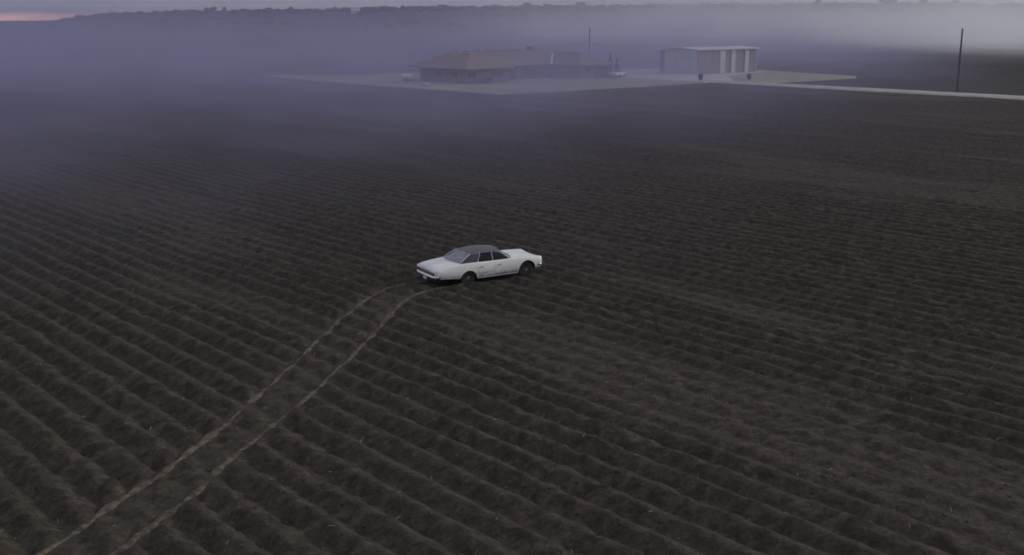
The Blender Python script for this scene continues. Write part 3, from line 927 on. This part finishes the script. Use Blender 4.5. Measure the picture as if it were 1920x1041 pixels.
def build_shed():
    U0, V0 = 149.8, 176.6
    root = farm_empty('machine_shed', U0, V0, 0.12)
    def block(name, u0, u1, v0, v1, z0, z1, mat, parent=root):
        return MB().box(u0 - U0, u1 - U0, -(v1 - V0), -(v0 - V0), z0, z1).build(name, M[mat], parent)
    D, Wd, H = 8.6, 19.2, 4.95
    u1, v1 = U0 + D, V0 + Wd
    block('end_wall', U0, u1, V0, V0 + .12, -.3, H, 'tin_pale')
    block('end_wall', U0, u1, v1 - .12, v1, -.3, H, 'tin_pale')
    block('back_wall', u1 - .12, u1, V0 + .124, v1 - .124, -.3, H, 'dark_inside')
    # vertical sheets of the pale end wall
    for k in range(5):
        block('wall_panel', U0 + .05 + k * 1.7, U0 + .05 + k * 1.7 + 1.64, V0 - .06, V0 - .004, .05, H - .05, 'tin_pale')
    block('sliding_door', U0 - .1, U0 + .02, V0 + .15, V0 + 7.0, 0, H - .25, 'tin_brown')
    block('front_wall', U0 + .03, U0 + .15, V0 + 7.0, v1 - .124, -.2, H - .2, 'tin_brown')
    for a, b in ((7.1, 8.7), (10.7, 12.0), (15.1, 16.4)):
        block('front_panel', U0 - .16, U0 - .06, V0 + a, V0 + b, 0.0, H - .28, 'tin_pale')
    for a in (7.0, 9.7, 12.5, 16.0, 18.8):
        block('post', U0 + .16, U0 + .36, V0 + a, V0 + a + .2, -.2, H - .1, 'wood_dark')
    # low pitched roof with fascia
    o_ = .5
    vs = []
    for v in (V0 - o_, v1 + o_):
        for u, z in ((U0 - o_, H), (U0 + D / 2, H + .3), (u1 + o_, H)):
            vs += [(u - U0, -(v - V0), z), (u - U0, -(v - V0), z - .22)]
    fs = [(0, 2, 8, 6), (2, 4, 10, 8), (1, 7, 9, 3), (3, 9, 11, 5), (0, 6, 7, 1), (4, 5, 11, 10), (0, 1, 3, 2), (2, 3, 5, 4), (6, 8, 9, 7), (8, 10, 11, 9)]
    o = link('roof', mesh('roof', vs, fs), M['tin_pale'], root)
    bm = bmesh.new(); bm.from_mesh(o.data); bmesh.ops.recalc_face_normals(bm, faces=bm.faces); bm.to_mesh(o.data); bm.free()
    MB().tube([(D / 2, -.6, H + .2), (D / 2, -.6, H + .85)], .22, 8).build('roof_vent', M['tin_pale'], root)
    # lean-to behind the pale end
    block('lean_to', u1 + .01, u1 + 1.7, V0 + .4, V0 + 8.0, -.3, H - .35, 'tin_brown')
    tag(root, 'tall flat-roofed machine shed with pale metal end wall and pale front panels', 'shed')
build_shed()

# ------------------------------------------------------------------ poles, tank, parked vehicle, rock
def pole(loc, h, label, r0=.15, lean=0.0):
    root = empty('utility_pole', loc)
    MB().tube([(0, 0, -.6), (lean * .5, 0, h * .5), (lean, 0, h)], [r0, r0 * .85, r0 * .68], 10).build('shaft', M['wood_dark'], root, True)
    MB().tube([(lean, 0, h - .01), (lean, 0, h + .09)], [r0 * .72, r0 * .3], 10).build('cap', M['rim'], root)
    tag(root, label, 'pole', 'bare wooden poles')
x, y, _ = W(87.8, 164.4); pole((x, y, -.2), 9.75, 'bare wooden pole standing alone beside the pale dirt road', .17)
x, y, _ = W(182.0, 178.0); pole((x, y, -.2), 9.4, 'faint thin pole rising behind the roof of the ranch house', .16)

park = copy_tree(car)
park.location = W(152.6, 157.0, 0.14); park.rotation_euler = (0, 0, R(62))
park['label'] = 'pale vehicle parked end-on beside the ranch house garage'

def tank():
    root = empty('fuel_tank', W(167.5, 118.4, 0.1), FARM_RZ)
    m_ = MB().lathe_y([(.05, -1.25), (.35, -1.18), (.5, -1.0), (.52, -.6), (.52, .6), (.5, 1.0), (.35, 1.18), (.05, 1.25)], 20)
    MB().add([(v[1], v[0], v[2] + .85) for v in m_.v], m_.f).build('shell', M['trim_white'], root, True)
    for s_ in (-.7, .7): MB().box(s_ - .1, s_ + .1, -.35, .35, -.1, .5).build('foot', M['rim'], root)
    MB().tube([(0, 0, 1.3), (0, 0, 1.5)], .14, 8).build('filler_cap', M['rim'], root)
    tag(root, 'white fuel tank on feet by the end of the ranch house', 'tank')
tank()
def rock(name, loc, s, label):
    bm = bmesh.new(); bmesh.ops.create_icosphere(bm, subdivisions=2, radius=1)
    r = random.Random(4)
    for v in bm.verts:
        v.co *= .85 + .3 * r.random(); v.co.x *= s[0]; v.co.y *= s[1]; v.co.z *= s[2]
    me = bpy.data.meshes.new(name); bm.to_mesh(me); bm.free()
    o = link(name, me, M['rock'], None); o.location = loc
    return tag(o, label, 'boulder')
rock('boulder', W(152.0, 111.2, .30), (.6, .55, .5), 'pale boulder at the lawn edge before the ranch house')

# ------------------------------------------------------------------ trees and shrubs
def leaf_cloud(n, fn, size, seed):
    """n small leaf quads, fn(r) gives a point"""
    r = random.Random(seed); vs = []; fs = []
    for i in range(n):
        p = Vector(fn(r)); a = Vector((r.gauss(0, 1), r.gauss(0, 1), r.gauss(0, 1))).normalized()
        b = a.orthogonal().normalized(); s_ = size * (.6 + .8 * r.random())
        k = len(vs); vs += [p - a * s_, p + b * s_ * .6, p + a * s_, p - b * s_ * .6]; fs.append((k, k + 1, k + 2, k + 3))
    return vs, fs
def slim_tree(loc, h, w_, label, seed):
    root = empty('cypress_tree', loc)
    MB().tube([(0, 0, -.3), (.03, 0, h * .5), (0, .02, h * .96)], [.10, .07, .02], 7).build('trunk', M['bark'], root)
    def f(r):
        t = r.random() ** .8; a = r.random() * 6.28
        rad = w_ * (math.sin(math.pi * min(1, .12 + t * .88)) ** .6) * (1 - t * .55) * (.4 + .6 * r.random()) * (.8 + .3 * math.sin(7 * t + a * 2))
        return (rad * math.cos(a), rad * math.sin(a), .25 + t * (h - .2))
    v, fa = leaf_cloud(900, f, .16, seed)
    link('crown', mesh('crown', v, fa), M['leaf2'], root)
    tag(root, label, 'tree', 'slim evergreens by the house')
slim_tree(W(156.9, 159.2, .1), 4.3, .55, 'taller slim dark evergreen beside the parked pale vehicle', 1)
slim_tree(W(155.6, 159.7, .1), 3.3, .60, 'shorter slim dark evergreen beside the parked pale vehicle', 2)
def bush(loc, h, w_, label, seed):
    root = empty('shrub', loc)
    mb = MB(); r = random.Random(seed)
    for k in range(7):
        a = r.random() * 6.28; q = w_ * .6 * r.random()
        mb.tube([(0, 0, -.1), (q * math.cos(a), q * math.sin(a), h * .7)], [.03, .012], 5)
    mb.build('stems', M['bark'], root)
    def f(r):
        while True:
            x, y, z = r.uniform(-1, 1), r.uniform(-1, 1), r.uniform(-1, 1)
            if x * x + y * y + z * z < 1: break
        k = 1 + .25 * math.sin(4 * math.atan2(y, x) + 3 * z)
        return (x * w_ * k, y * w_ * k, h * .52 + z * h * .5)
    v, fa = leaf_cloud(700, f, .13, seed)
    link('foliage', mesh('foliage', v, fa), M['leaf2'], root)
    tag(root, label, 'shrub', 'shrubs around the yard')
bush(W(134.2, 159.4, .15), 1.2, .38, 'dark shrub at the yard corner before the shed door', 3)
bush(W(131.6, 170.0, .1), 1.0, .36, 'small dark shrub on the grass beside the dirt road end', 4)
bush(W(158.8, 135.2, .1), .9, .8, 'low dark shrub under the recessed front windows of the house', 5)
bush(W(158.9, 145.3, .1), 1.0, .7, 'low dark shrub under the valley strip of the house', 6)
bush(W(152.9, 124.9, .1), 1.0, .9, 'low dark shrub between two windows of the left wing', 7)

# trees on the far hills
def crown_mesh(name, seed, n=1400, size=.75):
    r0 = random.Random(seed)
    lobes = [(r0.uniform(-.55, .55), r0.uniform(-.55, .55), r0.uniform(.35, .9), r0.uniform(.28, .5)) for _ in range(9)]
    def f(r):
        l = r.choice(lobes)
        d = Vector((r.gauss(0, 1), r.gauss(0, 1), r.gauss(0, 1))).normalized() * l[3] * (r.random() ** .4)
        return (l[0] + d.x, l[1] + d.y, max(.12, l[2] * .8 + d.z * .7))
    v, fa = leaf_cloud(n, f, .10 * size, seed)
    return mesh(name, v, fa)
CROWNS = [crown_mesh('crown', s_) for s_ in (21, 22, 23)]
TRUNK = MB().tube([(0, 0, -.08), (.01, 0, .2), (0, .02, .45), (.03, 0, .7)], [.05, .04, .03, .012], 7)
TRUNK.tube([(0, 0, .25), (.2, .1, .5), (.33, .2, .66)], [.022, .016, .007], 5).tube([(0, .01, .3), (-.2, -.05, .55), (-.35, -.12, .68)], [.022, .016, .007], 5)
TRUNK_ME = mesh('trunk', TRUNK.v, TRUNK.f)
for m_ in CROWNS: m_.materials.append(M['leaf'])
TRUNK_ME.materials.append(M['bark'])
def crest_r(az):
    rr = np.linspace(1450, 2300, 120); zz = terrain_z(np.sin(az) * rr, np.cos(az) * rr)
    return float(rr[np.argmax((zz - 11.1) / rr)])
def hill_tree(px, r_, h, k, wide, label):
    az = math.atan((px - 960) / 2105.0 * 1.027)
    r_ = crest_r(az) + (px % 7) * 4
    x, y = math.sin(az) * r_, math.cos(az) * r_
    z = float(terrain_z(np.array(x), np.array(y)))
    root = empty('hill_tree', (x, y, z - .2), k * 1.3)
    root.scale = (wide, wide, h)
    link('trunk', TRUNK_ME, None, root); link('crown', CROWNS[k % 3], None, root)
    tag(root, label, 'tree', 'trees standing on the far ridge')
LBL = 'dark tree standing up from the far hazy ridge line'
for px, h, wd in ((122, 7, 4), (190, 9, 9), (252, 8, 4), (300, 6, 9), (326, 7, 4), (365, 7, 6), (425, 10, 9), (450, 9, 4), (530, 9, 9), (568, 8, 4), (632, 6, 4), (646, 7, 4),
                  (768, 7, 5), (800, 7, 10), (838, 8, 10), (930, 8, 7), (988, 10, 8), (1022, 9, 7), (1082, 12, 9), (1500, 11, 7), (1628, 14, 14), (1690, 10, 7), (1745, 10, 9)):
    hill_tree(px, 1880 + (px * 37 % 60), h, px, wd, LBL)

def far_woods():
    r = np.random.default_rng(9); vs = []; fs = []
    n = 0
    bm = bmesh.new(); bmesh.ops.create_icosphere(bm, subdivisions=2, radius=1); bm.verts.ensure_lookup_table()
    B = np.array([tuple(v.co) for v in bm.verts]); F = np.array([[v.index for v in f.verts] for f in bm.faces]); bm.free()
    P = []; FF = []
    while n < 1500:
        az = np.radians(r.uniform(-34, 36)); rad = 900 + 1150 * r.random() ** .6
        x, y = math.sin(az) * rad, math.cos(az) * rad
        d = float(fbm(np.array(x / 170.0), np.array(y / 110.0), 3))
        hill = np.interp(math.degrees(az), HILL_AZ, HILL_H)
        if d < 0.10 - .30 * sstep(1750, 1900, rad) or (hill < 4 and rad > 1000 and r.random() < .75): continue
        h = (3.2 + 3.0 * r.random()) * (0.45 if hill < 2 else 1); w_ = h * (.7 + .7 * r.random())
        z = float(terrain_z(np.array(x), np.array(y)))
        V = B * (0.75 + .5 * r.random((len(B), 1)))
        P.append(V * np.array((w_, w_, h * .6)) + np.array((x, y, z + h * .35))); FF.append(F + n * len(B)); n += 1
    while n < 2150:                                      # hedge and scrub along the crest
        a_ = r.uniform(-20.5, 34); az = math.radians(a_)
        if vnoise(np.array(a_ * 1.7), np.array(3.0)) < -.12: continue
        rad = crest_r(az) + r.normal(0, 22)
        x, y = math.sin(az) * rad, math.cos(az) * rad
        h = 1.6 + 3.6 * r.random() ** 1.6; w_ = h * (.8 + 1.1 * r.random())
        z = float(terrain_z(np.array(x), np.array(y)))
        V = B * (0.7 + .6 * r.random((len(B), 1)))
        P.append(V * np.array((w_, w_, h * .7)) + np.array((x, y, z + h * .35))); FF.append(F + n * len(B)); n += 1
    me = mesh('far_woods', np.concatenate(P), np.concatenate(FF))
    tag(link('far_woods', me, M['leaf']), 'dark woodland and hedges covering the far slopes', 'woods', kind='stuff')
far_woods()

def farmhouse():
    az = math.atan((682 - 960) / 2105.0 * 1.027); r_ = 1500
    x, y = math.sin(az) * r_, math.cos(az) * r_
    z = float(terrain_z(np.array(x), np.array(y)))
    # sits on the slope under the ridge line
    root = empty('farmhouse', (x, y, z - .2), az * -1 + R(8))
    MB().box(-5.2, 5.2, -4, 4, -1, 4.2).build('wall', M['trim_white'], root)
    vs = [(-5.7, -4.6, 4.1), (5.7, -4.6, 4.1), (5.7, 4.6, 4.1), (-5.7, 4.6, 4.1), (-5.7, 0, 6.4), (5.7, 0, 6.4)]
    link('roof', mesh('roof', vs, [(0, 1, 5, 4), (2, 3, 4, 5), (0, 4, 3), (1, 2, 5), (0, 3, 2, 1)]), M['tin_pale'], root)
    for wx in (-3.2, 0, 3.2): MB().box(wx - .5, wx + .5, -4.06, -3.98, 1.2, 2.8).build('window', M['glass_dark'], root)
    tag(root, 'tiny white farmhouse below the far ridge', 'house')
farmhouse()

# ------------------------------------------------------------------ air: even haze and the drifting smoke
def volume_mat(name, dens, col, aniso=0.1):
    m = bpy.data.materials.new(name); m.use_nodes = True
    g = NB(m.node_tree); g.n.clear()
    v = g.node('ShaderNodeVolumePrincipled')
    v.inputs['Color'].default_value = (*col, 1)
    v.inputs['Anisotropy'].default_value = aniso
    out = g.node('ShaderNodeOutputMaterial'); g.l.new(v.outputs[0], out.inputs['Volume'])
    if isinstance(dens, float): v.inputs['Density'].default_value = dens
    else: g.put(v.inputs['Density'], dens(g))
    return m
hz = MB().box(-6200, 6200, -6200, 6200, -3.5, 46).build('haze', volume_mat('haze_air', 0.00008, (0.62, 0.62, 0.82)))
tag(hz, 'thin bluish evening haze over the whole plain', 'haze', kind='stuff')

def vol_common(g):
    t = g.node('ShaderNodeTexCoord')
    sp = g.node('ShaderNodeSeparateXYZ'); g.put(sp.inputs[0], t.outputs['Object'])
    nz = g.noise(g.mapping(t.outputs['Object'], scale=(1, 1, 2.0)), 0.014, 3.0, 0.55)
    nz2 = g.noise(g.mapping(t.outputs['Object'], scale=(1, .6, 1.6), loc=(40, 9, 3)), 0.05, 2.0, 0.5)
    return (*sp.outputs, nz, nz2)
def bank_density(g):
    x, y, z, nz, nz2 = vol_common(g)
    xp = g.math('MAXIMUM', x, 0.0)
    b = g.math('ADD', g.math('MULTIPLY_ADD', g.math('MULTIPLY', xp, xp), 0.013, 84.0), g.math('MULTIPLY', g.math('SUBTRACT', x, g.math('MULTIPLY', g.math('MINIMUM', x, 0.0), -0.35)), 0.95))
    s = g.math('ADD', g.math('SUBTRACT', y, b), g.math('MULTIPLY_ADD', nz, 150.0, -75.0))
    ramp = g.smooth(s, -62.0, 122.0)
    fall = g.math('EXPONENT', g.math('MULTIPLY', z, -1 / 6.5))
    far = g.smooth(y, 230.0, 480.0, 1.0, 0.10)
    d = g.math('MULTIPLY', g.math('MULTIPLY', ramp, fall), g.math('MULTIPLY', far, 0.0175))
    d = g.math('MULTIPLY', d, g.smooth(g.math('MULTIPLY_ADD', nz2, 0.55, g.math('MULTIPLY', nz, 0.45)), 0.36, 0.64, 0.25, 1.9))
    ex = g.math('MULTIPLY', g.smooth(x, -560.0, -420.0), g.smooth(x, 640.0, 790.0, 1.0, 0.0))
    return g.math('MULTIPLY', d, ex)
def plume_density(g):
    # taller, paler smoke rolling in beyond the right-hand field
    x, y, z, nz, nz2 = vol_common(g)
    fx = g.smooth(g.math('ADD', x, g.math('MULTIPLY_ADD', nz, 160.0, -80.0)), -60.0, 190.0)
    fy = g.smooth(g.math('ADD', y, g.math('MULTIPLY_ADD', nz, 240.0, -120.0)), 270.0, 560.0)
    fy2 = g.smooth(y, 800.0, 1150.0, 1.0, 0.0)
    fall = g.math('EXPONENT', g.math('MULTIPLY', z, -1 / 10.0))
    d = g.math('MULTIPLY', g.math('MULTIPLY', fx, fy), g.math('MULTIPLY', fall, g.math('MULTIPLY', fy2, 0.014)))
    d = g.math('MULTIPLY', d, g.smooth(g.math('MULTIPLY_ADD', nz2, 0.5, g.math('MULTIPLY', nz, 0.5)), 0.32, 0.68, 0.3, 1.8))
    ex = g.smooth(x, 640.0, 790.0, 1.0, 0.0)
    ez = g.smooth(z, 30.0, 43.0, 1.0, 0.0)
    return g.math('MULTIPLY', g.math('MULTIPLY', d, ex), ez)
def smoke(name, box, dens, col, label):
    m = volume_mat(name, dens, col, 0.1)
    try: m.cycles.volume_step_rate = 0.35
    except Exception: pass
    o = MB().box(*box).build(name, m)
    tag(o, label, 'smoke', kind='stuff')
smoke('smoke_bank', (-570, 800, 40, 1200, -2.5, 40), bank_density, (0.41, 0.405, 0.625), 'bank of bluish smoke drifting low across the fields and the house')
smoke('smoke_plume', (-320, 801, 200, 1201, -2.6, 44), plume_density, (0.95, 0.96, 0.99), 'tall pale smoke rolling in beyond the dirt road')
